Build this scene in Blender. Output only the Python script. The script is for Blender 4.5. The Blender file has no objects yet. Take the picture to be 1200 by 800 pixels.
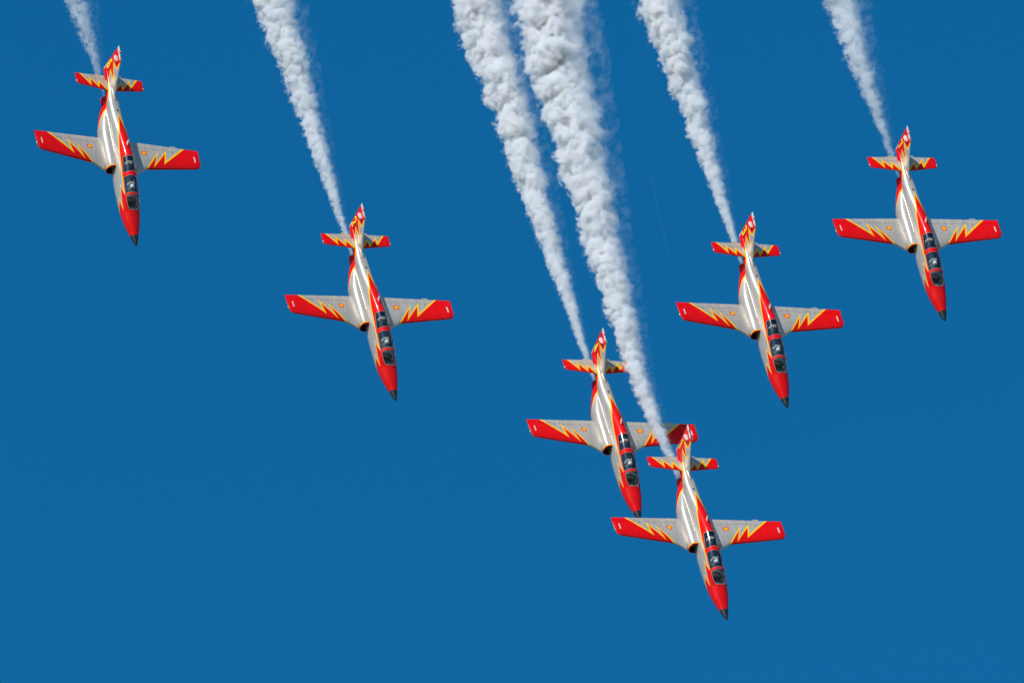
import bpy, bmesh, math, random
import numpy as np
from mathutils import Vector, Matrix, noise
from mathutils.bvhtree import BVHTree

R = math.radians
scn = bpy.context.scene
col = scn.collection

# ------------------------------------------------------------------ camera, sky, sun, exposure
CAM_PITCH = 42.0
CAM_LOC = Vector((0, 0, 1.7))
cam_data = bpy.data.cameras.new('camera')
cam_data.lens = 400
cam_data.sensor_width = 36
cam_data.clip_end = 200000
cam = bpy.data.objects.new('camera', cam_data)
col.objects.link(cam)
cam.location = CAM_LOC
cam.rotation_euler = (R(90 + CAM_PITCH), 0, 0)
scn.camera = cam
CAM = Matrix.Translation(CAM_LOC) @ Matrix.Rotation(R(90 + CAM_PITCH), 4, 'X')

sun_dir = (CAM.to_3x3() @ Vector((-0.44, 0.867, 0.234))).normalized()     # towards the sun
sun_el = math.asin(sun_dir.z)
sun_az = math.atan2(sun_dir.x, sun_dir.y)                                   # clockwise from +Y

world = bpy.data.worlds.new('World')
scn.world = world
world.use_nodes = True
wn = world.node_tree
wn.nodes.clear()
sky = wn.nodes.new('ShaderNodeTexSky')
sky.sky_type = 'NISHITA'
sky.sun_disc = False
sky.sun_elevation = sun_el
sky.sun_rotation = sun_az
sky.altitude = 600
sky.air_density = 1.0
sky.dust_density = 0.3
sky.ozone_density = 3.0
gam = wn.nodes.new('ShaderNodeGamma')
gam.inputs[1].default_value = 1.0
hsv = wn.nodes.new('ShaderNodeHueSaturation')
hsv.inputs['Hue'].default_value = 0.4925
hsv.inputs['Saturation'].default_value = 1.366
hsv.inputs['Value'].default_value = 1.0
bg = wn.nodes.new('ShaderNodeBackground')
bg.inputs['Strength'].default_value = 0.149
wo = wn.nodes.new('ShaderNodeOutputWorld')
wn.links.new(sky.outputs[0], gam.inputs[0])
wn.links.new(gam.outputs[0], hsv.inputs['Color'])
wn.links.new(hsv.outputs[0], bg.inputs[0])
wn.links.new(bg.outputs[0], wo.inputs[0])

sun_l = bpy.data.lights.new('sun', 'SUN')
sun_l.energy = 4.3
sun_l.angle = R(0.53)
sun_l.color = (1.0, 0.95, 0.875)
sun = bpy.data.objects.new('sun', sun_l)
col.objects.link(sun)
sun.rotation_euler = (-sun_dir).to_track_quat('-Z', 'Y').to_euler()
sun.location = (0, 0, 500)

scn.view_settings.view_transform = 'Standard'
scn.view_settings.look = 'None'
scn.view_settings.exposure = 0.0
scn.view_settings.gamma = 1.0
scn.view_settings.use_curve_mapping = False
cy = scn.cycles
cy.use_denoising = True
cy.max_bounces = 16
cy.diffuse_bounces = 3
cy.glossy_bounces = 4
cy.transparent_max_bounces = 16
cy.volume_bounces = 10
cy.volume_step_rate = 1.0
cy.volume_max_steps = 256

# ------------------------------------------------------------------ helpers
def link(o, parent=None):
    col.objects.link(o)
    if parent is not None:
        o.parent = parent
    return o

def tag(o, label, cat=None, group=None, kind=None):
    if label: o['label'] = label
    if cat: o['category'] = cat
    if group: o['group'] = group
    if kind: o['kind'] = kind
    return o

def obj(name, bm, mats, parent=None, sharp=35, smooth=True, normals=False):
    if normals:
        bmesh.ops.recalc_face_normals(bm, faces=bm.faces)
    me = bpy.data.meshes.new(name)
    bm.to_mesh(me)
    bm.free()
    for m in (mats if isinstance(mats, (list, tuple)) else [mats]):
        me.materials.append(m)
    if smooth:
        me.polygons.foreach_set('use_smooth', [True] * len(me.polygons))
        me.set_sharp_from_angle(angle=R(sharp))
    me.update()
    return link(bpy.data.objects.new(name, me), parent)

def pchip(xs, ys, x):
    xs = np.asarray(xs, float); ys = np.asarray(ys, float); x = np.asarray(x, float)
    if xs[0] > xs[-1]:
        xs = xs[::-1]; ys = ys[::-1]
    h = np.diff(xs); d = np.diff(ys) / h
    m = np.zeros_like(xs)
    for i in range(1, len(xs) - 1):
        if d[i-1] * d[i] > 0:
            w1 = 2*h[i] + h[i-1]; w2 = h[i] + 2*h[i-1]
            m[i] = (w1 + w2) / (w1/d[i-1] + w2/d[i])
    m[0] = d[0]; m[-1] = d[-1]
    k = np.clip(np.searchsorted(xs, x) - 1, 0, len(xs) - 2)
    t = np.clip((x - xs[k]) / h[k], 0, 1)
    return ((2*t**3 - 3*t**2 + 1)*ys[k] + (t**3 - 2*t**2 + t)*h[k]*m[k]
            + (-2*t**3 + 3*t**2)*ys[k+1] + (t**3 - t**2)*h[k]*m[k+1])

def grid_faces(bm, rows, closed=True):
    for a, b in zip(rows[:-1], rows[1:]):
        n = len(a)
        for i in range(n if closed else n - 1):
            j = (i + 1) % n
            vs = [a[i], a[j], b[j], b[i]]
            try:
                bm.faces.new(vs)
            except ValueError:
                pass

def in_poly(u, v, poly):
    c = False
    n = len(poly)
    for i in range(n):
        x1, y1 = poly[i]; x2, y2 = poly[i-1]
        if (y1 > v) != (y2 > v) and u < (x2-x1)*(v-y1)/(y2-y1) + x1:
            c = not c
    return c

def offset_line(pl, d):
    """the polyline moved sideways by d, with mitred corners"""
    out = []
    n = len(pl)
    for i in range(n):
        p = Vector(pl[i])
        dirs = []
        if i > 0: dirs.append((p - Vector(pl[i-1])).normalized())
        if i < n-1: dirs.append((Vector(pl[i+1]) - p).normalized())
        nn = [Vector((-q.y, q.x)) for q in dirs]
        if len(nn) == 1:
            out.append(tuple(p + nn[0]*d))
        else:
            mvec = nn[0] + nn[1]
            L = max(mvec.length, 1e-4)
            mvec = mvec / L
            k = d / max(mvec.dot(nn[0]), 0.3)
            out.append(tuple(p + mvec*k))
    return out

def cut(bm, ua, va, pl, sel=None):
    """slice faces along every segment of a polyline drawn on the plane of axes ua, va"""
    for p, q in zip(pl[:-1], pl[1:]):
        du, dv = q[0]-p[0], q[1]-p[1]
        no = Vector((0, 0, 0)); no[ua] = -dv; no[va] = du
        if no.length < 1e-6: continue
        co = Vector((0, 0, 0)); co[ua] = p[0]; co[va] = p[1]
        mu, Mu = min(p[0], q[0]) - .02, max(p[0], q[0]) + .02
        mv, Mv = min(p[1], q[1]) - .02, max(p[1], q[1]) + .02
        fs = []
        for f in bm.faces:
            us = [v.co[ua] for v in f.verts]; vs = [v.co[va] for v in f.verts]
            if max(us) > mu and min(us) < Mu and max(vs) > mv and min(vs) < Mv and (sel is None or sel(f)):
                fs.append(f)
        if not fs: continue
        es = list({e for f in fs for e in f.edges}); vv = list({v for f in fs for v in f.verts})
        bmesh.ops.bisect_plane(bm, geom=vv + es + fs, dist=1e-5, plane_co=co, plane_no=no.normalized())

def paint_flash(bm, ua, va, line, close, width, red, yellow, sel=None):
    """a red field whose edge is `line`, with a yellow band along the line; `close` closes the field"""
    a = offset_line(line, width/2); b = offset_line(line, -width/2)
    cut(bm, ua, va, a, sel); cut(bm, ua, va, b, sel)
    pa = a + close; pb = b + close
    for f in bm.faces:
        if sel is not None and not sel(f): continue
        c = f.calc_center_median()
        ia = in_poly(c[ua], c[va], pa); ib = in_poly(c[ua], c[va], pb)
        if ia and ib: f.material_index = red
        elif ia or ib: f.material_index = yellow

# ------------------------------------------------------------------ materials
def mat(name):
    m = bpy.data.materials.new(name)
    m.use_nodes = True
    return m, m.node_tree, m.node_tree.nodes['Principled BSDF']

def paint(name, colr, rough=0.3, metallic=0.0, coat=0.0, var=0.06, streak=True, spec=.5):
    m, nt, b = mat(name)
    tc = nt.nodes.new('ShaderNodeTexCoord')
    mp = nt.nodes.new('ShaderNodeMapping')
    mp.inputs['Scale'].default_value = (3.0, 0.45, 3.0) if streak else (2, 2, 2)
    nz = nt.nodes.new('ShaderNodeTexNoise')
    nz.inputs['Scale'].default_value = 1.6
    nz.inputs['Detail'].default_value = 7
    nz.inputs['Roughness'].default_value = 0.62
    mr = nt.nodes.new('ShaderNodeMapRange')
    mr.inputs[1].default_value = 0.3; mr.inputs[2].default_value = 0.7
    mr.inputs[3].default_value = 1 - var*2; mr.inputs[4].default_value = 1 + var
    mx = nt.nodes.new('ShaderNodeMix'); mx.data_type = 'RGBA'; mx.blend_type = 'MULTIPLY'
    mx.inputs[0].default_value = 1
    mx.inputs[6].default_value = (*colr, 1)
    nt.links.new(tc.outputs['Object'], mp.inputs[0]); nt.links.new(mp.outputs[0], nz.inputs['Vector'])
    nt.links.new(nz.outputs[0], mr.inputs[0]); nt.links.new(mr.outputs[0], mx.inputs[7])
    nt.links.new(mx.outputs[2], b.inputs['Base Color'])
    rr = nt.nodes.new('ShaderNodeMapRange')
    rr.inputs[3].default_value = rough*0.8; rr.inputs[4].default_value = rough*1.25
    nt.links.new(nz.outputs[0], rr.inputs[0]); nt.links.new(rr.outputs[0], b.inputs['Roughness'])
    b.inputs['Metallic'].default_value = metallic
    b.inputs['Coat Weight'].default_value = coat
    b.inputs['Specular IOR Level'].default_value = spec
    b.inputs['Coat Roughness'].default_value = 0.15
    return m

SILVER = paint('silver_paint', (0.475, 0.43, 0.38), rough=0.31, metallic=0.18, coat=0.05, var=0.10)
RED = paint('red_paint', (0.76, 0.003, 0.003), rough=0.40, coat=0.22, var=0.07, spec=.06)
YELLOW = paint('yellow_paint', (0.95, 0.53, 0.002), rough=0.40, coat=0.12, var=0.04, spec=.08)
LEMON = paint('lemon_paint', (0.95, 0.70, 0.004), rough=0.4, var=0.03, spec=.16)
BLACK = paint('matt_black_radome', (0.008, 0.009, 0.013), rough=0.5, var=0.1)
WHITE = paint('white_plastic', (0.66, 0.64, 0.58), rough=0.4, var=0.03)
DARK = paint('dark_interior', (0.035, 0.04, 0.048), rough=0.7, var=0.1)
GREY = paint('cockpit_grey', (0.40, 0.41, 0.41), rough=0.6, var=0.1)
SOOT = paint('burnt_metal', (0.05, 0.045, 0.04), rough=0.5, metallic=0.8, var=0.2)
SUIT = paint('olive_flight_suit', (0.12, 0.13, 0.09), rough=0.8, var=0.15, streak=False)
SKIN = paint('skin', (0.5, 0.3, 0.22), rough=0.5, var=0.05, streak=False)
HELMET = paint('white_helmet_shell', (0.72, 0.72, 0.70), rough=0.25, coat=0.5, var=0.02)
VISOR = paint('dark_visor', (0.02, 0.02, 0.025), rough=0.1, var=0.02)
COCKPIT = paint('cockpit_side_panels', (0.13, 0.16, 0.20), rough=0.6, var=0.25)
SEAM = paint('panel_seam', (0.31, 0.28, 0.25), rough=0.6, var=0.1)
HARNESS = paint('harness_webbing', (0.34, 0.32, 0.27), rough=0.8, var=0.1)
LAMP_RED = paint('red_lens', (0.5, 0.01, 0.01), rough=0.15, coat=0.6, var=0.02)
LAMP_GREEN = paint('green_lens', (0.01, 0.35, 0.08), rough=0.15, coat=0.6, var=0.02)

def glass_mat():
    m = bpy.data.materials.new('tinted_canopy_acrylic'); m.use_nodes = True
    nt = m.node_tree; nt.nodes.clear()
    o = nt.nodes.new('ShaderNodeOutputMaterial')
    t = nt.nodes.new('ShaderNodeBsdfTransparent'); t.inputs[0].default_value = (0.88, 0.92, 0.95, 1)
    g = nt.nodes.new('ShaderNodeBsdfGlossy'); g.inputs['Roughness'].default_value = 0.15
    fr = nt.nodes.new('ShaderNodeFresnel'); fr.inputs[0].default_value = 1.75
    # one thin sheet: the same reflection from inside as from outside
    ge = nt.nodes.new('ShaderNodeNewGeometry')
    io = nt.nodes.new('ShaderNodeMapRange'); io.inputs[3].default_value = 1.7; io.inputs[4].default_value = 1/1.7
    nt.links.new(ge.outputs['Backfacing'], io.inputs[0]); nt.links.new(io.outputs[0], fr.inputs[0])
    mx = nt.nodes.new('ShaderNodeMixShader')
    nt.links.new(fr.outputs[0], mx.inputs[0]); nt.links.new(t.outputs[0], mx.inputs[1])
    nt.links.new(g.outputs[0], mx.inputs[2]); nt.links.new(mx.outputs[0], o.inputs[0])
    return m
GLASS = glass_mat()

# ------------------------------------------------------------------ ground (far below the frame; it throws light upwards)
def ground():
    m, nt, b = mat('dry_fields')
    nz = nt.nodes.new('ShaderNodeTexNoise'); nz.inputs['Scale'].default_value = 0.004; nz.inputs['Detail'].default_value = 8
    tc = nt.nodes.new('ShaderNodeTexCoord'); rp = nt.nodes.new('ShaderNodeValToRGB')
    rp.color_ramp.elements[0].color = (0.045, 0.075, 0.035, 1); rp.color_ramp.elements[1].color = (0.15, 0.145, 0.10, 1)
    rp.color_ramp.elements[0].position = 0.4; rp.color_ramp.elements[1].position = 0.6
    nt.links.new(tc.outputs['Object'], nz.inputs['Vector']); nt.links.new(nz.outputs[0], rp.inputs[0])
    nt.links.new(rp.outputs[0], b.inputs['Base Color']); b.inputs['Roughness'].default_value = 0.9
    bm = bmesh.new()
    n = 24; S = 40000
    vs = [[bm.verts.new((-S + 2*S*i/n, -S + 2*S*j/n, 0)) for i in range(n+1)] for j in range(n+1)]
    for j in range(n):
        for i in range(n):
            bm.faces.new((vs[j][i], vs[j][i+1], vs[j+1][i+1], vs[j+1][i]))
    tag(obj('ground', bm, m, smooth=False), None, kind='structure')
ground()

# ------------------------------------------------------------------ the aircraft
# local axes: X starboard, Y forward, Z up; the nose tip is at the origin; metres
UY = [0, -.12, -.4, -.8, -1.5, -2.2, -2.55, -2.9, -3.6, -4.34, -5.0, -5.6, -6.5, -7.5, -8.75, -9.7, -10.5, -11.5, -12.3]
UA = [.012, .075, .165, .270, .44, .545, .565, .58, .59, .575, .535, .505, .47, .42, .375, .345, .26, .17, .06]
UT = [.0, .055, .12, .205, .375, .55, .77, .96, 1.14, 1.27, 1.355, 1.385, 1.32, 1.21, 1.08, 1.05, 1.03, 1.0, .95]
UC = [-.02, -.02, -.02, .0, .05, .08, .10, .12, .15, .17, .2, .25, .40, .58, .72, .76, .70, .72, .76]
UB = [-.032, -.09, -.165, -.26, -.42, -.52, -.555, -.58, -.62, -.64, -.65, -.65, -.6, -.3, .1, .27, .35, .46, .6]
NY = [-5.3, -6.0, -7.0, -8.0, -8.7, -9.2, -9.7, -10.2, -10.5]
NCX = [.58, .56, .52, .46, .36, .26, .17, .06, .02]
NCZ = [.08, .07, .03, -.01, .0, .02, .06, .2, .4]
NA = [.36, .42, .45, .45, .41, .37, .31, .22, .1]
NB = [.43, .48, .51, .51, .48, .44, .36, .22, .1]
NACELLE_START = -5.75

def body_section(y, thetas):
    a = float(pchip(UY, UA, y)); zt = float(pchip(UY, UT, y)); zc = float(pchip(UY, UC, y)); zb = float(pchip(UY, UB, y))
    lobes = [(0, zc, a, max(zt-zc, .008), max(zc-zb, .008), 2.15)]
    if NACELLE_START > y > -10.5:
        cx, cz, na, nb = (float(pchip(NY, t, y)) for t in (NCX, NCZ, NA, NB))
        lobes += [(cx, cz, na, nb, nb, 2.2), (-cx, cz, na, nb, nb, 2.2)]
    c0 = float(np.interp(-y, [0, .8, 5, 9, 10.2, 12.3], [-.02, 0, .22, .45, .66, .77]))
    k = float(np.interp(-y, [5.75, 6.4, 8, 10], [.012, .05, .10, .12]))
    ct, st = np.cos(thetas), np.sin(thetas)
    def g(r):
        x = r*ct; z = c0 + r*st
        vals = []
        for cx, cz, la, bt, bb, n in lobes:
            dz = z - cz
            b = np.where(dz > 0, bt, bb)
            q = (np.abs((x-cx)/la)**n + np.abs(dz/b)**n)**(1/n)
            vals.append((q - 1)*min(la, (bt+bb)/2))
        m = vals[0]
        for v in vals[1:]:
            h = np.clip(.5 + .5*(m - v)/k, 0, 1)
            m = m*(1-h) + v*h - k*h*(1-h)
        return m
    lo = np.zeros_like(thetas); hi = np.full_like(thetas, 1.8)
    rs = np.linspace(1.8, 0, 120)
    prev = np.full_like(thetas, 1.8); found = np.zeros(len(thetas), bool)
    for r in rs:
        ins = (g(np.full_like(thetas, r)) <= 0) & ~found
        lo[ins] = r; hi[ins] = r + rs[0] - rs[1]; found |= ins
    for _ in range(24):
        mid = (lo + hi)/2
        ins = g(mid) <= 0
        lo = np.where(ins, mid, lo); hi = np.where(ins, hi, mid)
    return np.stack([lo*ct, np.full_like(lo, y), c0 + lo*st], 1)

# side view lines, (y, z)
SILL = [(-2.25, .515), (-2.9, .74), (-3.2, .77), (-4.34, .94), (-5.5, 1.12)]
def sill(y): return float(np.interp(-y, [-p[0] for p in SILL], [p[1] for p in SILL]))
FLANK = [(-7.9, 1.13), (-7.3, 1.095), (-6.86, 1.06), (-5.9, .965), (-4.75, .875), (-4.05, .805), (-3.16, .70), (-3.90, .58), (-2.38, .28), (-3.18, .20), (-2.35, -.30), (-2.15, -.9)]
SPINE = [(-.47, -4.9), (-.43, -5.83), (-.32, -6.86), (-.255, -7.32), (-.14, -7.95), (0, -8.72), (.14, -7.95), (.25, -7.32), (.32, -6.86), (.43, -5.83), (.47, -4.9)]
AFT = [(-11.14, 1.4), (-11.10, .97), (-10.14, .87), (-9.90, .76), (-9.70, .55), (-9.38, .36), (-8.92, .19), (-8.46, -.02), (-7.9, -.22), (-7.4, -.36), (-6.6, -.62), (-6.2, -.9)]

# material slots of the body: silver, red, yellow, black, dark
BODY = [SILVER, RED, YELLOW, BLACK, DARK, SEAM]

def zone_of(c):
    """which glazed zone, if any, a skin point belongs to"""
    if c.z < .5 or abs(c.x) > .6: return None
    y = c.y
    if -2.98 < y < -2.22 and c.z > sill(y): return 'windscreen'
    if -4.20 < y < -3.12 and c.z > sill(y): return 'front'
    if -5.50 < y < -4.46 and c.z > sill(y): return 'rear'
    return None

def build_body():
    ys = np.concatenate([[0, -.02, -.06], np.arange(-.12, -2.2, -.12), np.arange(-2.2, -5.9, -.10),
                         np.arange(-5.9, -10.6, -.13), np.arange(-10.6, -12.25, -.2), [-12.3]])
    th = np.linspace(0, 2*math.pi, 148, endpoint=False)
    bm = bmesh.new()
    rows = [[bm.verts.new(p) for p in body_section(y, th)] for y in ys]
    grid_faces(bm, rows)
    bm.faces.new(rows[0]); bm.faces.new(rows[-1][::-1])
    bmesh.ops.recalc_face_normals(bm, faces=bm.faces)
    up = lambda f: f.calc_center_median().z > .3
    # cross-wise cuts: radome, windscreen, hoops, rear of the canopy
    def ycut(y, sel=None):
        fs = [f for f in bm.faces if min(v.co.y for v in f.verts) < y < max(v.co.y for v in f.verts) and (sel is None or sel(f))]
        es = list({e for f in fs for e in f.edges}); vv = list({v for f in fs for v in f.verts})
        bmesh.ops.bisect_plane(bm, geom=vv+es+fs, dist=1e-5, plane_co=(0, y, 0), plane_no=(0, 1, 0))
    ycut(-.70)
    for y in (-2.22, -2.98, -3.12, -4.20, -4.46, -5.50):
        ycut(y, up)
    cut(bm, 1, 2, SILL, up)
    fore = lambda f: f.calc_center_median().y > -7.3 and f.calc_center_median().z > -.9 and abs(f.calc_center_median().x) < 1.2
    ycut(-7.3, up)
    paint_flash(bm, 1, 2, FLANK, [(.5, -.9), (.5, 2.5), (-7.9, 2.5)], .062, 1, 2, fore)
    top = lambda f: f.calc_center_median().y < -7.3 and f.calc_center_median().z > .72
    paint_flash(bm, 0, 1, SPINE, [(.47, -2), (-.47, -2)], .07, 1, 2, top)
    aft = lambda f: f.calc_center_median().y < -6.0
    paint_flash(bm, 1, 2, AFT, [(-6.2, -1.5), (-13, -1.5), (-13, 1.4)], .07, 1, 2, aft)
    for f in bm.faces:
        if f.calc_center_median().y > -.70: f.material_index = 3
    for y in (-6.55, -7.95, -9.35):
        ycut(y - .008); ycut(y + .008)
        for f in bm.faces:
            if abs(f.calc_center_median().y - y) < .008 and f.material_index == 0: f.material_index = 5
    # split the glazed zones off
    zones = {}
    for f in bm.faces:
        z = zone_of(f.calc_center_median())
        if z: zones.setdefault(z, []).append(f)
    out = {}
    for z, fs in zones.items():
        nb = bmesh.new(); mp = {}
        for f in fs:
            vs = []
            for v in f.verts:
                if v not in mp: mp[v] = nb.verts.new(v.co)
                vs.append(mp[v])
            nb.faces.new(vs)
        out[z] = nb
    # red bows and sills are split off too, as the canopy frame
    fr = [f for f in bm.faces if not zone_of(f.calc_center_median()) and -4.46 < f.calc_center_median().y < -2.98
          and f.calc_center_median().z > sill(f.calc_center_median().y)]
    for k in (0, 1):
        nb = bmesh.new(); mp = {}
        for f in fr:
            if (f.calc_center_median().y < -3.6) != (k == 1): continue
            vs = []
            for v in f.verts:
                if v not in mp: mp[v] = nb.verts.new(v.co + v.normal*.006)
                vs.append(mp[v])
            nb.faces.new(vs)
        out['bow%d' % k] = nb
    whole = bm.copy()
    bmesh.ops.delete(bm, geom=[f for fs in zones.values() for f in fs] + fr, context='FACES')
    out['body'] = bm
    nose = [f for f in bm.faces if f.material_index == 3]
    nb = bmesh.new(); mp = {}
    for f in nose:
        vs = []
        for v in f.verts:
            if v not in mp: mp[v] = nb.verts.new(v.co)
            vs.append(mp[v])
        nb.faces.new(vs).material_index = 3
    out['nose'] = nb
    bmesh.ops.delete(bm, geom=nose, context='FACES')
    return out, whole

def foil_loft(stations, axis, f0, f1, nch=14, caps=(True, True), t_at=None):
    """closed lifting-surface piece.  A station is (span, lead, trail, height, thickness ratio);
    f0, f1 give the piece's fore and aft edges as functions of the station (None: edge of the surface)"""
    bm = bmesh.new()
    rows = []
    for (s, le, te, h, tr) in stations:
        c = le - te
        a = 0.0 if f0 is None else (le - f0(s, le, te))/c
        b = 1.0 if f1 is None else (le - f1(s, le, te))/c
        xs = [a + (b-a)*(.5-.5*math.cos(math.pi*i/nch)) if f0 is None else a + (b-a)*i/nch for i in range(nch+1)]
        def th(x):
            return 5*tr*c*(.2969*math.sqrt(max(x, 0)) - .126*x - .3516*x*x + .2843*x**3 - .1030*x**4)
        up = [(le - c*x, th(x)) for x in xs]
        lo = [(le - c*x, -th(x)) for x in reversed(xs)]
        if f0 is None: lo = lo[:-1]
        ring = up + lo
        row = []
        for y, t in ring:
            co = (s, y, h + t) if axis == 'X' else (t, y, h + 0*s) if False else ((s, y, h+t) if axis == 'X' else (t, y, s))
            row.append(bm.verts.new(co))
        rows.append(row)
    grid_faces(bm, rows)
    if caps[0]: bm.faces.new(rows[0])
    if caps[1]: bm.faces.new(rows[-1][::-1])
    bmesh.ops.recalc_face_normals(bm, faces=bm.faces)
    return bm

def merge(dst, src):
    mp = {v: dst.verts.new(v.co) for v in src.verts}
    for f in src.faces:
        try:
            g = dst.faces.new([mp[v] for v in f.verts]); g.material_index = f.material_index
        except ValueError:
            pass
    src.free()

def mirror(bm):
    b = bm.copy()
    for v in b.verts: v.co.x = -v.co.x
    bmesh.ops.reverse_faces(b, faces=b.faces)
    return b

WING_SL = .064
def wing_h(x): return -.112 + WING_SL*x
def wing_le(x): return float(np.interp(x, [.3, .86, .93, 1.0, 1.74, 4.9, 5.05, 5.13, 5.18, 5.21, 5.235, 5.25],
                                       [-5.7, -5.6, -5.42, -5.27, -5.735, -6.05, -6.095, -6.15, -6.22, -6.33, -6.59, -7.0]))
def wing_te(x): return float(np.interp(x, [.3, 1.16, 5.25], [-7.76, -7.68, -7.41]))
def wing_tr(x): return float(np.interp(x, [.3, 1.0, 1.74, 5.0, 5.13, 5.21, 5.25], [.10, .115, .145, .12, .09, .06, .05]))
def wst(xs): return [(x, wing_le(x), wing_te(x), wing_h(x), wing_tr(x)) for x in xs]
HINGE = lambda s, le, te: float(np.interp(s, [1.15, 4.6], [-7.29, -7.135]))
HINGE_A = lambda s, le, te: HINGE(s, le, te) - .018
WING_ZZ = [(4.30+.12, -7.44-.10), (2.96, -6.275), (3.14, -7.09), (2.275, -6.015), (2.59, -6.905), (1.72, -5.735), (1.66, -5.6)]
WING_CL = [(1.66, -5.2), (6, -5.2), (6, -8), (4.42, -8)]

def seams(bm, ua, va, lines, mi, w=.016, sel=None):
    """narrow dark panel joints"""
    for p, q in lines:
        a = offset_line([p, q], w/2); b = offset_line([p, q], -w/2)
        cut(bm, ua, va, a, sel); cut(bm, ua, va, b, sel)
        poly = a + b[::-1]
        for f in bm.faces:
            c = f.calc_center_median()
            if f.material_index == 0 and in_poly(c[ua], c[va], poly): f.material_index = mi

def wing_paint(bm):
    paint_flash(bm, 0, 1, WING_ZZ, WING_CL, .10, 1, 2)
    seams(bm, 0, 1, [((1.2, -6.28), (5.0, -6.45)), ((2.42, -6.33), (2.36, -7.2)), ((3.92, -6.4), (3.88, -7.15)), ((1.32, -7.25), (1.30, -5.7)),
                     ((2.0, -6.55), (2.36, -6.57)), ((2.9, -6.37), (2.86, -6.85))], 5)

def build_wing():
    main = bmesh.new()
    merge(main, foil_loft(wst([.35, .6, .86, .90, .93, .96, 1.0, 1.07, 1.14]), 'X', None, None, caps=(True, True)))
    merge(main, foil_loft(wst([1.14, 1.35, 1.55, 1.74, 2.0, 2.5, 3.0, 3.15, 3.6, 4.1, 4.62]), 'X', None, HINGE, caps=(False, False)))
    merge(main, foil_loft(wst([4.62, 4.75, 4.9, 4.98, 5.05, 5.09, 5.13, 5.16, 5.18, 5.2, 5.21, 5.225, 5.235, 5.243, 5.25]), 'X', None, None, caps=(True, True)))
    flap = foil_loft(wst([1.155, 1.8, 2.5, 3.14]), 'X', HINGE_A, None, nch=6)
    ail = foil_loft(wst([3.165, 3.7, 4.2, 4.605]), 'X', HINGE_A, None, nch=6)
    bms = {'wing': main, 'flap': flap, 'aileron': ail}
    for b in bms.values(): wing_paint(b)
    return bms

TAIL_Z = .84
def tst(xs):
    le = lambda x: float(np.interp(x, [0, .21, 2.02, 2.09, 2.13, 2.145], [-10.53, -10.55, -10.80, -10.83, -10.90, -11.05]))
    te = lambda x: float(np.interp(x, [0, 2.145], [-11.645, -11.58]))
    return [(x, le(x), te(x), TAIL_Z, float(np.interp(x, [0, 2, 2.145], [.11, .10, .05]))) for x in xs]
T_HINGE = lambda s, le, te: float(np.interp(s, [0, 2.1], [-11.30, -11.26]))
T_HINGE_A = lambda s, le, te: T_HINGE(s, le, te) - .016
TAIL_ZZ = [(1.88, -11.68), (1.27, -10.87), (1.26, -11.35), (.77, -10.76), (.69, -11.15), (.25, -10.56), (.18, -10.45)]
TAIL_CL = [(.18, -10.2), (3, -10.2), (3, -12), (1.88, -12)]
def build_tail():
    main = bmesh.new()
    merge(main, foil_loft(tst([.02, .14]), 'X', None, None))
    merge(main, foil_loft(tst([.14, .5, .9, 1.3, 1.7, 1.98]), 'X', None, T_HINGE, caps=(False, False), nch=10))
    merge(main, foil_loft(tst([1.98, 2.02, 2.06, 2.09, 2.11, 2.13, 2.145]), 'X', None, None, nch=10))
    el = foil_loft(tst([.26, .8, 1.4, 1.97]), 'X', T_HINGE_A, None, nch=6)
    for b in (main, el): paint_flash(b, 0, 1, TAIL_ZZ, TAIL_CL, .085, 1, 2)
    return {'tailplane': main, 'elevator': el}

# fin: stations along z
def fst(zs):
    le = lambda z: float(np.interp(z, [.75, 1.03, 2.45, 2.60, 2.68, 2.73], [-9.2, -9.90, -11.36, -11.60, -11.92, -12.25]))
    te = lambda z: float(np.interp(z, [.48, .55, 2.6, 2.68, 2.73], [-12.2, -12.44, -12.44, -12.46, -12.44]))
    return [(z, le(z), te(z), 0, float(np.interp(z, [.8, 1.1, 2.5, 2.73], [.055, .075, .085, .08]))) for z in zs]
R_HINGE = lambda s, le, te: -11.93
R_HINGE_A = lambda s, le, te: -11.948
FIN_ZZ = [(-11.42, 2.75), (-11.24, 2.03), (-11.87, 1.84), (-10.83, 1.50), (-11.69, 1.33), (-11.05, .86), (-10.9, .5)]
FIN_CL = [(-13, .2), (-13, 3.2), (-11.42, 3.2)]
def build_fin():
    main = bmesh.new()
    merge(main, foil_loft(fst([.8, .9, 1.03, 1.2, 1.5, 1.8, 2.1, 2.3]), 'Z', None, R_HINGE, caps=(True, False)))
    merge(main, foil_loft(fst([2.3, 2.45, 2.53, 2.60, 2.64, 2.68, 2.71, 2.73]), 'Z', None, None, caps=(True, True)))
    rud = bmesh.new()
    rows = []
    # rudder, with the lower end swept forward under the tail cone
    for z, te in [(.50, -12.22), (.53, -12.38), (.57, -12.44), (.9, -12.44), (1.4, -12.44), (1.9, -12.44), (2.29, -12.44)]:
        fo = -11.948 if z > .6 else -11.95
        w = float(np.interp(z, [.5, .57, 2.3], [.03, .062, .04]))
        rows.append([rud.verts.new(p) for p in ((w, fo, z), (w*.55, (fo+te)/2, z), (.006, te, z), (-.006, te, z), (-w*.55, (fo+te)/2, z), (-w, fo, z))])
    grid_faces(rud, rows)
    rud.faces.new(rows[0]); rud.faces.new(rows[-1][::-1])
    bmesh.ops.recalc_face_normals(rud, faces=rud.faces)
    for b in (main, rud):
        paint_flash(b, 1, 2, FIN_ZZ, FIN_CL, .10, 1, 2)
        cut(b, 1, 2, [(-11.3, 2.50), (-12.6, 2.56)])
        for f in b.faces:
            c = f.calc_center_median()
            if c.z > 2.56: f.material_index = 3
    return {'fin': main, 'rudder': rud}

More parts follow.
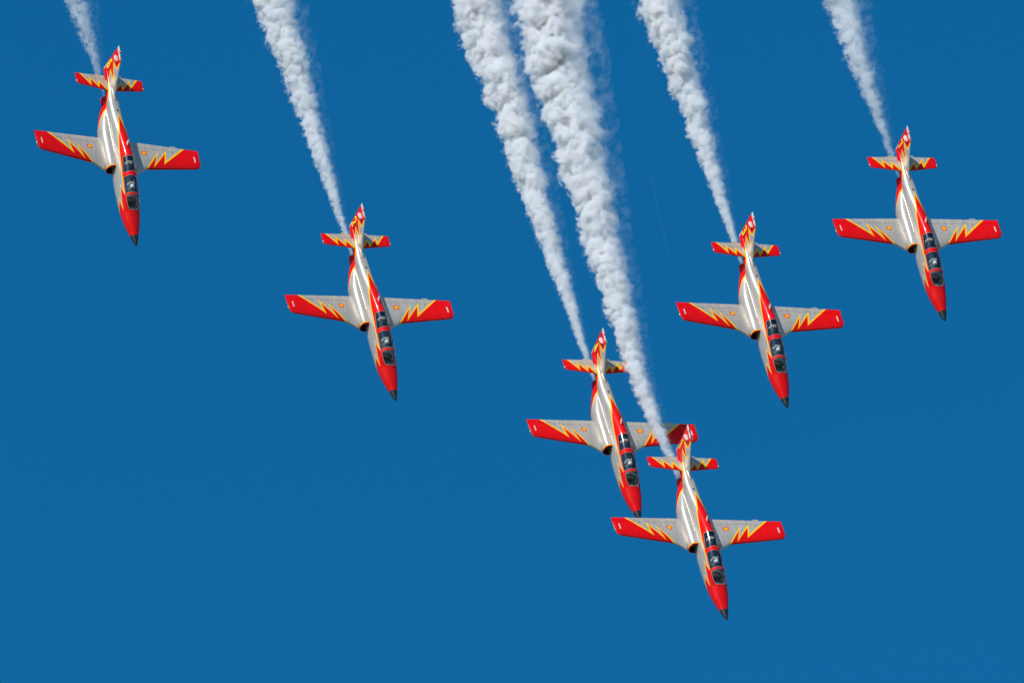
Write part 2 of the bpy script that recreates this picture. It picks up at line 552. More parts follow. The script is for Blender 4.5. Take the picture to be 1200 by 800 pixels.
def bvh(bm):
    bm.normal_update()
    return BVHTree.FromBMesh(bm)

def drape(bm, tree, axis, sign, off=.005):
    """drop flat shapes on a surface along an axis"""
    d = Vector((0, 0, 0)); d[axis] = -sign
    dead = []
    for v in bm.verts:
        o = v.co.copy(); o[axis] = 3*sign
        hit = tree.ray_cast(o, d)
        if hit[0] is None: dead.append(v)
        else: v.co = hit[0] + (-d)*off
    bmesh.ops.delete(bm, geom=dead, context='VERTS')
    return bm

def disc(cx, cy, r0, r1, mi, bm, n=28, ax=(0, 1), rings=2):
    prev = None
    for k in range(rings+1):
        r = r0 + (r1-r0)*k/rings
        row = []
        for i in range(n):
            co = [0, 0, 0]; co[ax[0]] = cx + r*math.cos(2*math.pi*i/n); co[ax[1]] = cy + r*math.sin(2*math.pi*i/n)
            row.append(bm.verts.new(co))
        if prev:
            for i in range(n):
                f = bm.faces.new((prev[i], prev[(i+1) % n], row[(i+1) % n], row[i])); f.material_index = mi
        elif r0 == 0:
            pass
        prev = row

def roundel(cx, cy, r, ax=(0, 1)):
    bm = bmesh.new()
    disc(cx, cy, .004, r*.22, 1, bm, ax=ax)
    disc(cx, cy, r*.22, r*.66, 2, bm, ax=ax)
    disc(cx, cy, r*.66, r, 1, bm, ax=ax)
    return bm

def rect(u0, u1, v0, v1, ax, n=5):
    bm = bmesh.new()
    vs = []
    for i in range(n+1):
        row = []
        for j in range(n+1):
            co = [0, 0, 0]; co[ax[0]] = u0 + (u1-u0)*i/n; co[ax[1]] = v0 + (v1-v0)*j/n
            row.append(bm.verts.new(co))
        vs.append(row)
    for i in range(n):
        for j in range(n):
            bm.faces.new((vs[i][j], vs[i+1][j], vs[i+1][j+1], vs[i][j+1]))
    return bm

def box(bm, cx, cy, cz, sx, sy, sz, bev=0):
    r = bmesh.ops.create_cube(bm, size=1)
    for v in r['verts']:
        v.co = Vector((cx + v.co.x*sx, cy + v.co.y*sy, cz + v.co.z*sz))
    if bev:
        es = list({e for v in r['verts'] for e in v.link_edges})
        bmesh.ops.bevel(bm, geom=es, offset=bev, segments=2, affect='EDGES', profile=.5)

def two_sided(bm, off=.0):
    return bm

def ellipsoid(bm, c, r, u=20, v=12, keep=None):
    res = bmesh.ops.create_uvsphere(bm, u_segments=u, v_segments=v, radius=1)
    for q in res['verts']:
        q.co = Vector((c[0] + q.co.x*r[0], c[1] + q.co.y*r[1], c[2] + q.co.z*r[2]))
    if keep:
        bmesh.ops.delete(bm, geom=[q for q in res['verts'] if not keep(q.co)], context='VERTS')

def intake(side):
    """D-shaped intake with a rounded lip and a dark duct, (bm)"""
    bm = bmesh.new()
    n = 40
    prof = []   # (y, grow, shift inwards, material)
    outer = [(-6.35, -.02), (-6.1, -.004), (-5.8, .006), (-5.5, .004), (-5.42, .0), (-5.36, -.006), (-5.325, -.018), (-5.31, -.03)]
    inner = [(-5.325, -.045), (-5.37, -.056), (-5.5, -.07), (-5.8, -.09), (-6.2, -.12)]
    def ring(y, gr):
        yy = min(y, -5.31)
        cx, cz, a, b = (float(pchip(NY, t, yy)) for t in (NCX, NCZ, NA, NB))
        row = []
        for i in range(n):
            t = 2*math.pi*i/n
            c, s = math.cos(t), math.sin(t)
            e = 2/2.3
            x = math.copysign(abs(c)**e, c)*(a+gr); z = math.copysign(abs(s)**e, s)*(b+gr)
            row.append(bm.verts.new((side*(cx + x), y - .10*(z/.45)*0, cz + z)))
        return row
    seq = outer + inner
    rows = [ring(*p) for p in seq]
    grid_faces(bm, rows)
    end = bm.faces.new(rows[-1])
    bmesh.ops.recalc_face_normals(bm, faces=bm.faces)
    k = 0
    for f in bm.faces:
        c = f.calc_center_median()
        f.material_index = 0
    for i in range(len(seq)-1):
        for q in range(n):
            vs = {rows[i][q], rows[i][(q+1) % n], rows[i+1][q], rows[i+1][(q+1) % n]}
            for f in rows[i][q].link_faces:
                if set(f.verts) == vs:
                    if i >= len(outer) + 1: f.material_index = 4
                    elif i >= 5: f.material_index = 1
                    elif i >= 3: f.material_index = 2 if i >= 4 else 0
    end.material_index = 4
    return bm

def nozzle():
    bm = bmesh.new()
    n = 36
    seq = [(-9.3, .27, .10, 1), (-9.7, .325, .03, 1), (-10.2, .315, .0, 1), (-10.58, .285, -.01, 1), (-10.60, .275, -.01, 1), (-10.60, .255, -.01, 4), (-10.56, .25, -.01, 4), (-10.0, .26, .0, 4)]
    rows = []
    for y, r, z, m in seq:
        rows.append([bm.verts.new((r*math.cos(2*math.pi*i/n), y, z + r*math.sin(2*math.pi*i/n))) for i in range(n)])
    for k in range(len(rows)-1):
        for i in range(n):
            f = bm.faces.new((rows[k][i], rows[k][(i+1) % n], rows[k+1][(i+1) % n], rows[k+1][i])); f.material_index = seq[k][3] if k < 4 else 4
    f = bm.faces.new(rows[-1]); f.material_index = 4
    bmesh.ops.recalc_face_normals(bm, faces=bm.faces)
    return bm

DIGITS = {   # strokes in a box one unit high
 '1': [[(-.12, .80), (.06, 1), (.06, 0)]],
 '2': [[(-.28, .74), (-.22, .92), (0, 1), (.22, .92), (.28, .72), (.16, .48), (-.28, 0), (.30, 0)]],
 '3': [[(-.26, .86), (0, 1), (.24, .88), (.24, .66), (.0, .54), (.26, .40), (.26, .14), (0, 0), (-.28, .14)]],
 '4': [[(.14, 0), (.14, 1), (-.30, .30), (.34, .30)]],
 '6': [[(.22, .92), (0, 1), (-.22, .82), (-.28, .40), (-.22, .10), (0, 0), (.22, .10), (.27, .32), (.18, .52), (0, .58), (-.24, .44)]],
 '7': [[(-.30, 1), (.30, 1), (-.02, 0)]],
}
def stroke_mesh(ch, size, w):
    bm = bmesh.new()
    for pl in DIGITS[ch]:
        pl = [Vector((a*size, b*size)) for a, b in pl]
        fine = [pl[0]]
        for a, b in zip(pl[:-1], pl[1:]):
            n = max(1, int((b-a).length/.08))
            fine += [a + (b-a)*k/n for k in range(1, n+1)]
        L = offset_line([tuple(p) for p in fine], w/2); Rr = offset_line([tuple(p) for p in fine], -w/2)
        A = [bm.verts.new((p[0], p[1], 0)) for p in L]; B = [bm.verts.new((p[0], p[1], 0)) for p in Rr]
        for k in range(len(A)-1): bm.faces.new((A[k], A[k+1], B[k+1], B[k]))
    return bm

# -------- the first aircraft, at the origin
jet = bpy.data.objects.new('jet_aircraft', None)
col.objects.link(jet)
jet.empty_display_size = 2

parts, whole = build_body()
whole_tree = bvh(whole)
fus = obj('fuselage', parts['body'], BODY, jet, sharp=40)
obj('nose_cone', parts['nose'], BODY, jet, sharp=60)
glazing = [obj('windscreen', parts['windscreen'], GLASS, jet, sharp=60),
           obj('canopy', parts['front'], GLASS, jet, sharp=60),
           obj('canopy', parts['rear'], GLASS, jet, sharp=60)]
obj('canopy_frame', parts['bow0'], RED, jet, sharp=60)
obj('canopy_frame', parts['bow1'], RED, jet, sharp=60)
whole.free()

# thin pale sealing strips round the glass
def seal_path(bm, pts, w=.014):
    for p, q in zip(pts[:-1], pts[1:]):
        p, q = Vector(p), Vector(q)
        d = (q-p); L = d.length
        if L < 1e-5: continue
        m = Matrix.Translation((p+q)/2) @ d.to_track_quat('Y', 'Z').to_matrix().to_4x4()
        r = bmesh.ops.create_cube(bm, size=1)
        for v in r['verts']:
            v.co = m @ Vector((v.co.x*w, v.co.y*(L+w*.4), v.co.z*w*.8))
def skin_arc(y, zmin, n=16):
    pts = []
    for p in body_section(y, np.linspace(0, math.pi, 120)):
        if p[2] >= zmin: pts.append(Vector(p))
    step = max(1, len(pts)//n)
    q = pts[::step]
    if q[-1] is not pts[-1]: q.append(pts[-1])
    return q
def skin_sill(y0, y1, side, n=10):
    pts = []
    for i in range(n+1):
        y = y0 + (y1-y0)*i/n
        arr = body_section(y, np.linspace(-.3, math.pi/2, 160))
        k = int(np.argmin(np.abs(arr[:, 2] - sill(y))))
        pts.append(Vector((side*arr[k, 0], y, arr[k, 2])))
    return pts
for glass, (y0, y1) in zip(glazing, ((-2.22, -2.98), (-3.12, -4.20), (-4.46, -5.50))):
    bm = bmesh.new()
    for y in (y0, y1): seal_path(bm, skin_arc(y, sill(y)))
    for sd in (1, -1): seal_path(bm, skin_sill(y0, y1, sd))
    obj('glazing_seal', bm, GREY, glass, smooth=False)

# cockpit: a tub with side walls, coamings and bulkheads
bm = bmesh.new()
def ring_pts(y, zf):
    arr = body_section(y, np.linspace(-.3, math.pi/2, 160))
    zs = sill(y) - .02
    h = arr[int(np.argmin(np.abs(arr[:, 2] - zs))), 0] - .015
    return [(-h, y, zs), (-h*.95, y, zf), (h*.95, y, zf), (h, y, zs)]
rows = [[bm.verts.new(p) for p in ring_pts(y, zf)] for y, zf in ((-2.26, .42), (-2.75, .30), (-3.1, -.2), (-4.25, -.2), (-4.3, .05), (-5.5, .1))]
grid_faces(bm, rows, closed=False)
bm.faces.new(rows[0]); bm.faces.new(rows[-1])
obj('cockpit_tub', bm, COCKPIT, jet, smooth=False, normals=True)
def coaming(y, z, w):
    b = bmesh.new()
    ellipsoid(b, (0, y, z), (w, .30, .16), keep=lambda c: c.z > z - .08)
    return b
b = coaming(-2.92, .60, .36); obj('instrument_coaming', b, DARK, jet)
b = coaming(-4.36, .90, .36); obj('instrument_coaming', b, DARK, jet)
def seat(y, z):
    s = obj_seat = bmesh.new()
    box(s, 0, y - .04, z + .30, .42, .14, 1.0, .03)        # back, leaning
    box(s, 0, y + .22, z - .13, .42, .46, .16, .03)        # pan
    box(s, .21, y + .12, z + .0, .04, .5, .3, .01)
    box(s, -.21, y + .12, z + .0, .04, .5, .3, .01)
    o = obj('ejection_seat', s, GREY, jet)
    h = bmesh.new()
    box(h, 0, y - .02, z + .88, .34, .17, .22, .04)
    obj('headrest', h, HARNESS, o)
    k = bmesh.new()
    box(k, 0, y + .09, z + 1.0, .20, .03, .03, .008)
    obj('firing_handle', k, YELLOW, o)
seat(-3.80, .02)
seat(-5.12, .26)

for side in (1, -1):
    obj('air_intake', intake(side), BODY, jet, sharp=50)

nz = obj('exhaust_nozzle', nozzle(), BODY, jet, sharp=45)

wing = build_wing()
wing_tree = None
def add_wing(side):
    b = wing['wing'].copy() if side > 0 else mirror(wing['wing'])
    tree = bvh(b)
    w = obj('wing', b, BODY, jet, sharp=50)
    for nm in ('flap', 'aileron'):
        q = wing[nm].copy() if side > 0 else mirror(wing[nm])
        obj(nm, q, BODY, w, sharp=50)
    r = drape(roundel(1.745*side, -6.86, .172), tree, 2, 1)
    obj('roundel', r, BODY, w, normals=False)
    f = drape(rect(4.865*side, 4.935*side, -6.91, -6.50, (0, 1)), tree, 2, 1)
    obj('formation_light', f, WHITE, w)
    n = bmesh.new()
    ellipsoid(n, (5.235*side, -6.50, wing_h(5.235)+.0), (.045, .12, .035))
    obj('navigation_light', n, LAMP_GREEN if side > 0 else LAMP_RED, w)
    d = drape(rect(3.53*side, 3.60*side, -7.13, -7.07, (0, 1), 3), tree, 2, 1, .004)
    obj('access_panel', d, DARK, w)
    if side < 0:
        t = bmesh.new()
        box(t, 3.72*side, wing_te(3.72) - .03, wing_h(3.72), .34, .10, .02, .004)
        obj('trim_tab', t, SILVER, w, smooth=False)
for s in (1, -1): add_wing(s)

tail = build_tail()
for side in (1, -1):
    b = tail['tailplane'].copy() if side > 0 else mirror(tail['tailplane'])
    t = obj('tailplane', b, BODY, jet, sharp=50)
    q = tail['elevator'].copy() if side > 0 else mirror(tail['elevator'])
    obj('elevator', q, BODY, t, sharp=50)
    n = bmesh.new(); ellipsoid(n, (2.135*side, -11.0, TAIL_Z), (.03, .07, .03))
    obj('tip_light', n, WHITE, t)
    n = bmesh.new(); box(n, .72*side, -11.66, TAIL_Z, .22, .10, .02, .004)
    obj('trim_tab', n, SILVER, t, smooth=False)

fin = build_fin()
fin_tree = bvh(fin['fin']); 
both = fin['fin'].copy(); merge(both, fin['rudder'].copy()); fin_tree = bvh(both); both.free()
fin_o = obj('fin', fin['fin'], [SILVER, RED, YELLOW, WHITE], jet, sharp=50)
rud_o = obj('rudder', fin['rudder'], BODY, fin_o, sharp=50)
for side in (1, -1):
    b = bmesh.new()
    ellipsoid(b, (.12*side, -11.80, 2.33), (.14, .24, .03))
    obj('antenna_blade', b, WHITE, fin_o)
    f = drape(rect(-12.425, -12.35, .60, 1.05, (1, 2)), fin_tree, 0, side, .006)
    obj('formation_light', f, WHITE, fin_o)
b = bmesh.new(); ellipsoid(b, (0, -11.96, 2.72), (.055, .09, .07)); obj('beacon_light', b, LAMP_RED, fin_o)
# root fillet of the fin and little aerials on the spine
b = bmesh.new()
ellipsoid(b, (0, -10.35, 1.0), (.14, .75, .16)); obj('fin_fillet', b, SILVER, jet)
b = bmesh.new()
for x, y, hh in ((0, -6.35, .26),):
    vs = [(.012, y+.14, 1.31), (.012, y-.10, 1.31), (.008, y-.16, 1.31+hh), (.008, y-.03, 1.31+hh)]
    A = [b.verts.new(p) for p in vs]; B = [b.verts.new((-p[0], p[1], p[2])) for p in vs]
    b.faces.new(A); b.faces.new(B[::-1])
    for i in range(4): b.faces.new((A[i], B[i], B[(i+1) % 4], A[(i+1) % 4]))
obj('blade_antenna', b, WHITE, jet, smooth=False, normals=True)
b = bmesh.new(); ellipsoid(b, (0, -8.98, 1.07), (.05, .1, .04)); obj('spine_vent', b, DARK, jet)

# ------------------------------------------------------------------ the pilot, seated
def make_pilot():
    root = bpy.data.objects.new('person', None); col.objects.link(root)
    J = [((0, 0, .10), .15), ((0, -.03, .32), .145), ((0, -.02, .52), .16), ((0, .0, .63), .07), ((0, .03, .76), .085), ((0, .04, .86), .08)]
    E = [(0, 1), (1, 2), (2, 3), (3, 4), (4, 5)]
    def chain(start, pts):
        p = start
        for co, r in pts:
            J.append((co, r)); E.append((p, len(J)-1)); p = len(J)-1
        return p
    for s in (1, -1):
        hand = chain(2, [((.19*s, 0, .54), .075), ((.25*s, .06, .28), .05), ((.16*s, .30, .20), .038), ((.12*s, .36, .21), .034)])
        for k in range(4):
            x = .12*s + (k-1.5)*.02
            chain(hand, [((x, .41, .225), .010), ((x, .44 + .004*(k % 2), .20), .009), ((x, .425, .175), .008)])
        chain(hand, [((.12*s - .04*s, .38, .23), .011), ((.12*s - .045*s, .41, .215), .009)])
        chain(0, [((.10*s, .10, .09), .10), ((.15*s, .52, .16), .07), ((.14*s, .66, -.16), .05), ((.14*s, .76, -.18), .04)])
    me = bpy.data.meshes.new('body')
    me.from_pydata([Vector(c) for c, r in J], E, [])
    b = bpy.data.objects.new('body', me); link(b, root)
    sk = b.modifiers.new('skin', 'SKIN')
    layer = me.skin_vertices[0]
    for v, (c, r) in zip(layer.data, J): v.radius = (r, r)
    for v in layer.data: v.use_root = False
    layer.data[0].use_root = True
    sub = b.modifiers.new('sub', 'SUBSURF'); sub.levels = 1; sub.render_levels = 1
    dg = bpy.context.evaluated_depsgraph_get()
    nm = bpy.data.meshes.new_from_object(b.evaluated_get(dg))
    b.modifiers.clear()
    nm.materials.clear(); nm.materials.append(SUIT); nm.materials.append(SKIN)
    for p in nm.polygons:
        p.use_smooth = True
        p.material_index = 1 if p.center.z > .70 else 0
    b.data = nm; b.data.name = 'body'
    h = bmesh.new(); ellipsoid(h, (0, .02, .84), (.135, .16, .15), keep=lambda c: not (c.y > .09 and c.z < .80))
    ho = obj('helmet', h, HELMET, root)
    v = bmesh.new(); ellipsoid(v, (0, .035, .845), (.132, .158, .10), keep=lambda c: c.y > .09 and c.z > .80)
    obj('visor', v, VISOR, ho)
    k = bmesh.new(); ellipsoid(k, (0, .15, .76), (.05, .055, .06)); obj('oxygen_mask', k, DARK, root)
    for s in (1, -1):
        hs = bmesh.new(); box(hs, .09*s, .125, .45, .045, .02, .30, .006)
        obj('harness', hs, HARNESS, root)
    return root
pilot = make_pilot()
PILOT_AT = Vector((0, -3.62, .06))

# ------------------------------------------------------------------ six aircraft in formation
# rows: rotation (camera axes of the aircraft's X, Y, Z), then place of the nose tip seen from the camera
POSES = {
 '1': [-0.9259, 0.236, 0.295, 0.0297, -0.7329, 0.6797, 0.3766, 0.6381, 0.6716, 12.2023, -15.7688, -645.282],
 '2': [-0.9046, 0.241, 0.3516, 0.0329, -0.7829, 0.6213, 0.425, 0.5736, 0.7003, -6.6597, -3.4146, -654.1841],
 '6': [-0.8823, 0.1899, 0.4307, 0.1096, -0.807, 0.5803, 0.4578, 0.5592, 0.6912, -21.5285, 5.456, -652.4085],
 '3': [-0.9108, 0.2295, 0.3432, 0.0427, -0.7745, 0.6311, 0.4106, 0.5895, 0.6957, 15.8612, -3.8401, -654.2886],
 '7': [-0.9297, 0.2265, 0.2904, 0.0044, -0.7817, 0.6236, 0.3683, 0.5811, 0.7258, 25.1002, 1.1602, -659.0061],
 '4': [-0.923, 0.2352, 0.3045, 0.0312, -0.743, 0.6685, 0.3835, 0.6266, 0.6785, 7.3401, -10.2764, -650.697],
}
NEAR = {'1': 641.5/645.282}
def pose(n):
    p = POSES[n]; k = NEAR.get(n, 1)
    m = Matrix(((p[0], p[1], p[2], p[9]*k), (p[3], p[4], p[5], p[10]*k), (p[6], p[7], p[8], p[11]*k), (0, 0, 0, 1)))
    return CAM @ m

def copy_tree(o, parent=None):
    c = o.copy(); col.objects.link(c); c.parent = parent
    for ch in list(o.children): copy_tree(ch, c)
    return c

def place(o, m):
    loc, rot, sc = m.decompose()
    o.location = loc; o.rotation_mode = 'QUATERNION'; o.rotation_quaternion = rot

JET_LABEL = {
 '1': 'red and silver jet with yellow number 1 on its fin, lowest and leading the formation',
 '2': 'red and silver jet with yellow number 2 on its fin, second from the left',
 '6': 'red and silver jet with yellow number 6 on its fin, at the far left',
 '3': 'red and silver jet with yellow number 3 on its fin, x',
 '7': 'red and silver jet with yellow number 7 on its fin, at the far right',
 '4': 'red and silver jet with yellow number 4 on its fin, close behind the leading jet',
}
JET_LABEL['3'] = 'red and silver jet with yellow fin number 3, faint vapour line above one wingtip'
jets = {}
for i, n in enumerate(POSES):
    j = jet if i == 0 else copy_tree(jet)
    place(j, pose(n))
    tag(j, JET_LABEL[n], 'jet', 'display jets flying in formation')
    jets[n] = j
    p = pilot if i == 0 else copy_tree(pilot)
    place(p, pose(n) @ Matrix.Translation(PILOT_AT))
    tag(p, f'pilot in white helmet strapped into the front cockpit of the jet numbered {n}', 'pilot', 'pilots in the front cockpits')
# the numbers on the fins
for n, j in jets.items():
    f = next(c for c in j.children if c.name.split('.')[0] == 'fin')
    for side in (1, -1):
        b = stroke_mesh(n, .64, .15)
        for v in b.verts:
            # reads aft to fore on the starboard side, fore to aft on the port side
            v.co = Vector((0, -12.185 + side*v.co.x*.72, 1.03 + v.co.y))
        drape(b, fin_tree, 0, side, .007)
        bmesh.ops.recalc_face_normals(b, faces=b.faces)
        obj('fin_number', b, LEMON, f, smooth=False)

# ------------------------------------------------------------------ smoke
class Net:
    """short-hand for a chain of maths nodes"""
    def __init__(self, nt): self.nt = nt
    def m(self, op, *a, clamp=False):
        n = self.nt.nodes.new('ShaderNodeMath'); n.operation = op; n.use_clamp = clamp
        for i, v in enumerate(a):
            if isinstance(v, (int, float)): n.inputs[i].default_value = v
            else: self.nt.links.new(v, n.inputs[i])
        return n.outputs[0]
    def vec(self, x, y, z):
        n = self.nt.nodes.new('ShaderNodeCombineXYZ')
        for i, v in enumerate((x, y, z)):
            if isinstance(v, (int, float)): n.inputs[i].default_value = v
            else: self.nt.links.new(v, n.inputs[i])
        return n.outputs[0]
    def vm(self, op, a, b=None, scale=None):
        n = self.nt.nodes.new('ShaderNodeVectorMath'); n.operation = op
        self.nt.links.new(a, n.inputs[0])
        if b is not None:
            if isinstance(b, tuple): n.inputs[1].default_value = b
            else: self.nt.links.new(b, n.inputs[1])
        if scale is not None: n.inputs['Scale'].default_value = scale
        return n.outputs['Value'] if op in ('LENGTH', 'DOT_PRODUCT') else n.outputs[0]
    def noise(self, v, scale, detail=2, rough=.5, color=False):
        n = self.nt.nodes.new('ShaderNodeTexNoise')
        n.inputs['Scale'].default_value = scale; n.inputs['Detail'].default_value = detail; n.inputs['Roughness'].default_value = rough
        self.nt.links.new(v, n.inputs['Vector'])
        return n.outputs[1] if color else n.outputs[0]
    def voro(self, v, scale):
        n = self.nt.nodes.new('ShaderNodeTexVoronoi'); n.feature = 'F1'
        n.inputs['Scale'].default_value = scale
        self.nt.links.new(v, n.inputs['Vector'])
        return n.outputs['Distance']
    def ramp(self, v, a, b, c, d):
        n = self.nt.nodes.new('ShaderNodeMapRange'); n.interpolation_type = 'SMOOTHSTEP'
        for i, q in enumerate((a, b, c, d)): n.inputs[i+1].default_value = q
        self.nt.links.new(v, n.inputs[0])
        return n.outputs[0]

LEVELS = (.05, .22, .42, .64, .88)      # how deep inside the soft edge each shell lies
def smoke_shells(seed, r0, k, L, bend, thin, veil, bow=0.0):
    """oil smoke as nested closed shells.  The field is worked out in a space measured in trail widths, so that the
    lumps grow with the trail; crisp upwind (+X), loose and torn downwind.  Returns {shell: bmesh}"""
    S = math.log(1 + k*L/r0)/k
    nt = bpy.data.node_groups.new('smoke', 'GeometryNodeTree')
    nt.interface.new_socket('Geometry', in_out='OUTPUT', socket_type='NodeSocketGeometry')
    go = nt.nodes.new('NodeGroupOutput')
    N = Net(nt)
    pos = nt.nodes.new('GeometryNodeInputPosition').outputs[0]
    sep = nt.nodes.new('ShaderNodeSeparateXYZ'); nt.links.new(pos, sep.inputs[0])
    u, sp, w = sep.outputs
    off = (seed*7.31 % 50, seed*3.77 % 50, seed*5.19 % 50)
    p = N.vm('ADD', pos, off)
    axis = N.vm('ADD', N.vec(0, sp, 0), off)
    wob = N.vm('SUBTRACT', N.noise(axis, .42, 1, color=True), (.5, .5, .5))
    c = N.vm('ADD', N.vec(u, 0, w), N.vm('MULTIPLY', wob, (.6, 0, 1.0)))
    rr = N.vm('LENGTH', c)
    cs = nt.nodes.new('ShaderNodeSeparateXYZ'); nt.links.new(c, cs.inputs[0])
    side = cs.outputs[0]
    warp = N.vm('SUBTRACT', N.noise(p, 1.1, 2, color=True), (.5, .5, .5))
    q = N.vm('ADD', p, N.vm('SCALE', warp, scale=.9))
    v1 = N.voro(q, 1.15); v2 = N.voro(q, 2.7); v3 = N.voro(q, 5.6)
    fine = N.noise(q, 7.5, 3, .6)
    lump = N.m('SUBTRACT', 1.0, N.m('MULTIPLY', N.m('MULTIPLY', v1, v1), 1.15))
    lump = N.m('ADD', N.m('MULTIPLY', lump, .50), N.m('MULTIPLY', N.m('SUBTRACT', 1.0, N.m('MULTIPLY', N.m('MULTIPLY', v2, v2), 1.3)), .40))
    lump = N.m('ADD', lump, N.m('MULTIPLY', N.m('SUBTRACT', 1.0, N.m('MULTIPLY', N.m('MULTIPLY', v3, v3), 1.4)), .24))
    lump = N.m('ADD', lump, N.m('MULTIPLY', N.m('SUBTRACT', fine, .5), .26))
    lean = N.m('MULTIPLY', side, .10)
    t = N.m('SUBTRACT', N.m('ADD', N.m('MULTIPLY_ADD', lump, 1.30 + 3.2*thin, .25 - 3.2*thin), lean), rr)
    young = N.m('MULTIPLY', N.m('SUBTRACT', 1.0, N.m('MULTIPLY', sp, .12), clamp=True), .35)
    core = N.m('DIVIDE', t, N.m('ADD', N.ramp(side, -.55, .55, 1.05, .30), young))
    torn = N.m('SUBTRACT', N.noise(q, 1.55, 5, .66), .50)
    vr = N.m('SUBTRACT', N.m('MULTIPLY_ADD', side, -.45, 1.22), rr)
    veil_f = N.m('MINIMUM', N.m('MULTIPLY', vr, 1.3), N.m('MULTIPLY', torn, 3.0))
    box_lo, box_hi = (-1.75, -.1, -1.75), (1.75, S, 1.75)
    join = nt.nodes.new('GeometryNodeJoinGeometry')
    def cube(field):
        vc = nt.nodes.new('GeometryNodeVolumeCube')
        vc.inputs['Min'].default_value = box_lo; vc.inputs['Max'].default_value = box_hi
        vc.inputs['Background'].default_value = -1.0
        RES = 16
        vc.inputs['Resolution X'].default_value = int(3.5*RES); vc.inputs['Resolution Z'].default_value = int(3.5*RES)
        vc.inputs['Resolution Y'].default_value = int((S+.1)*RES)
        # keep the field shut at the ends of the box
        ends = N.m('MULTIPLY', N.m('MINIMUM', N.m('SUBTRACT', sp, 0.0), N.m('SUBTRACT', S - .15, sp)), 6.0)
        f = N.m('MINIMUM', field, ends)
        nt.links.new(f, vc.inputs['Density'])
        return vc.outputs[0]
    def shell(volume, level, idx):
        vm = nt.nodes.new('GeometryNodeVolumeToMesh')
        vm.inputs['Threshold'].default_value = level
        nt.links.new(volume, vm.inputs['Volume'])
        st = nt.nodes.new('GeometryNodeStoreNamedAttribute'); st.data_type = 'INT'; st.domain = 'FACE'
        st.inputs['Name'].default_value = 'shell'
        nt.links.new(vm.outputs[0], st.inputs['Geometry'])
        st.inputs['Value'].default_value = idx
        nt.links.new(st.outputs[0], join.inputs[0])
    vol = cube(core)
    for i, lv in enumerate(LEVELS): shell(vol, lv, i)
    shell(cube(veil_f), .12, 5)
    nt.links.new(join.outputs[0], go.inputs[0])
    me = bpy.data.meshes.new('smoke_tmp'); o = bpy.data.objects.new('smoke_tmp', me); col.objects.link(o)
    md = o.modifiers.new('smoke', 'NODES'); md.node_group = nt
    dg = bpy.context.evaluated_depsgraph_get()
    em = bpy.data.meshes.new_from_object(o.evaluated_get(dg))
    nv = len(em.vertices)
    co = np.empty(nv*3); em.vertices.foreach_get('co', co); co = co.reshape(-1, 3)
    sv = np.clip(r0/k*(np.exp(k*co[:, 1]) - 1), 0, None)
    rad = r0 + k*sv
    P = np.stack([co[:, 0]*rad - bend*sv*sv + bow*sv*sv*np.exp(-sv/4), -sv, co[:, 2]*rad], 1)
    nf = len(em.polygons)
    lev = np.empty(nf, np.int32); em.attributes['shell'].data.foreach_get('value', lev)
    start = np.empty(nf, np.int32); em.polygons.foreach_get('loop_start', start)
    tot = np.empty(nf, np.int32); em.polygons.foreach_get('loop_total', tot)
    lv = np.empty(len(em.loops), np.int32); em.loops.foreach_get('vertex_index', lv)
    out = {}
    for i in range(6):
        fs = np.nonzero(lev == i)[0]
        if not len(fs): continue
        n_l = tot[fs]
        begin = np.concatenate([[0], np.cumsum(n_l)[:-1]]).astype(np.int32)
        # corner indices of the chosen faces, in reversed order (the mapping above mirrors space)
        idx = np.repeat(start[fs] + n_l - 1, n_l) - (np.arange(n_l.sum()) - np.repeat(begin, n_l))
        corner = lv[idx]
        used, inv = np.unique(corner, return_inverse=True)
        m2 = bpy.data.meshes.new('smoke_shell')
        m2.vertices.add(len(used)); m2.vertices.foreach_set('co', P[used].ravel())
        m2.loops.add(len(corner)); m2.loops.foreach_set('vertex_index', inv.astype(np.int32).ravel())
        m2.polygons.add(len(fs)); m2.polygons.foreach_set('loop_start', begin)
        m2.update(calc_edges=True)
        out[i] = m2
    bpy.data.objects.remove(o); bpy.data.meshes.remove(em); bpy.data.node_groups.remove(nt)
    return out

SMOKE_COLOUR = (.965, .97, .98)
def smoke_mat(name, density):
    m = bpy.data.materials.new(name); m.use_nodes = True
    nt = m.node_tree; nt.nodes.clear()
    out = nt.nodes.new('ShaderNodeOutputMaterial')
    vol = nt.nodes.new('ShaderNodeVolumePrincipled')
    vol.inputs['Color'].default_value = (*SMOKE_COLOUR, 1)
    vol.inputs['Anisotropy'].default_value = .2
    vol.inputs['Density'].default_value = density
    nt.links.new(vol.outputs[0], out.inputs['Volume'])
    return m

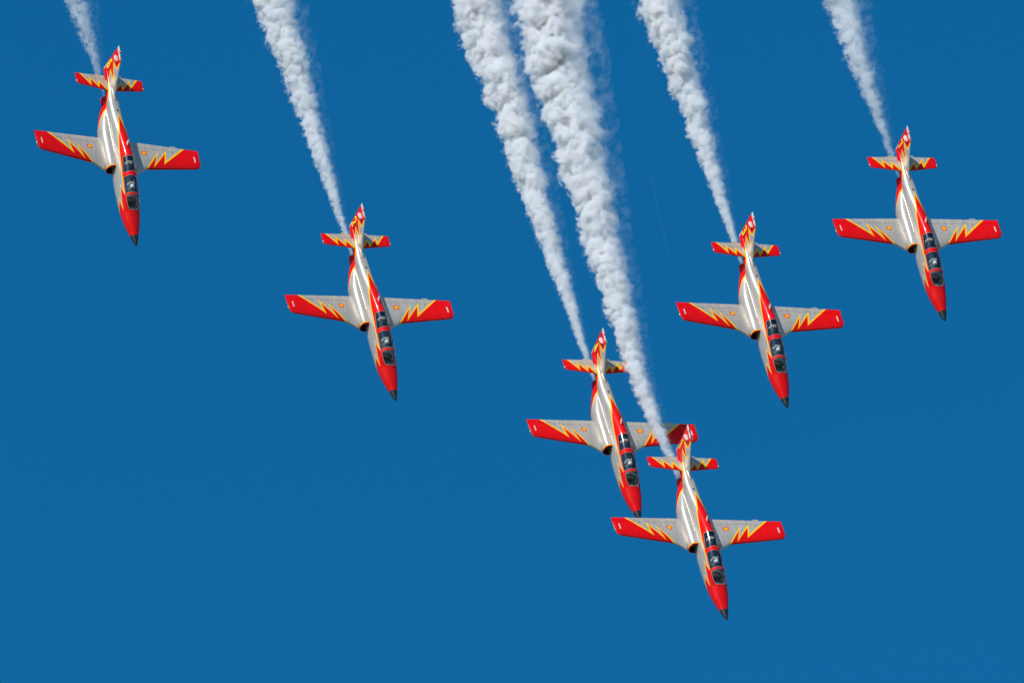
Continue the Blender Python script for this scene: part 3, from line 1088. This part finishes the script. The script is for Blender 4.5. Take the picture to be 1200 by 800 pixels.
NOZ = Vector((0, -10.55, -.01))
SMOKES = {   # r0, k, length, density, drift, thin, veil density
 '1': (.17, .0400, 40, 6.0, .0012, .0, .10),
 '4': (.09, .0415, 34, 5.8, .0007, .0, .10),
 '2': (.09, .0465, 24, 5.8, .0, .02, .10),
 '3': (.09, .0505, 25, 6.0, .0006, .02, .10),
 '7': (.08, .0600, 17, 2.6, .0, .09, .12),
 '6': (.07, .0780, 11, 2.0, -.007, .12, .12),
}
SMOKE_LABEL = {
 '1': 'longest white smoke trail, streaming from leading jet 1 across the wing of jet 4',
 '4': 'white smoke trail behind the jet numbered 4, beside the longest trail',
 '2': 'white smoke trail behind the jet numbered 2',
 '3': 'white smoke trail behind the jet numbered 3',
 '7': 'thin pale blue smoke trail behind the jet numbered 7 at the far right',
 '6': 'short faint wispy smoke trail behind the jet numbered 6 at the far left',
}
for i, (n, (r0, k, L, dens, dr, thin, veil)) in enumerate(SMOKES.items()):
    sh = smoke_shells(i + 1, r0, k, L, dr, thin, veil, .052 if n == '1' else 0.0)
    root = None
    for idx, nm, d in ((0, 'smoke_trail', dens*.04), (1, 'smoke_fringe', dens*.10), (2, 'smoke_folds', dens*.18), (3, 'smoke_lumps', dens*.28), (4, 'smoke_core', dens*.40), (5, 'smoke_veil', veil)):
        if idx not in sh: continue
        me = sh[idx]; me.name = nm
        me.materials.append(smoke_mat('smoke', d))
        o = link(bpy.data.objects.new(nm, me), root)
        if root is None:
            root = o
            place(o, pose(n) @ Matrix.Translation(NOZ))
            tag(o, SMOKE_LABEL[n], 'smoke trail', 'smoke trails behind the jets')

# thin line of condensed vapour shed by the starboard wingtip of jet 3
bm = bmesh.new()
rows = []
for i in range(41):
    t = i/40
    y = -.25 - 9.5*t
    rr = .045 + .06*t
    cx = -.04*math.sin(t*5) - .95*t; cz = .05*math.sin(t*7)
    rows.append([bm.verts.new((cx + rr*math.cos(2*math.pi*q/12), y, cz + rr*math.sin(2*math.pi*q/12))) for q in range(12)])
grid_faces(bm, rows)
bm.faces.new(rows[0]); bm.faces.new(rows[-1][::-1])
bmesh.ops.recalc_face_normals(bm, faces=bm.faces)
o = obj('vapour_line', bm, smoke_mat('vapour', .06), sharp=180)
place(o, pose('3') @ Matrix.Translation((5.2, -7.3, .22)))
tag(o, 'faint thin vapour line rising from the wingtip of the jet numbered 3', 'vapour line')
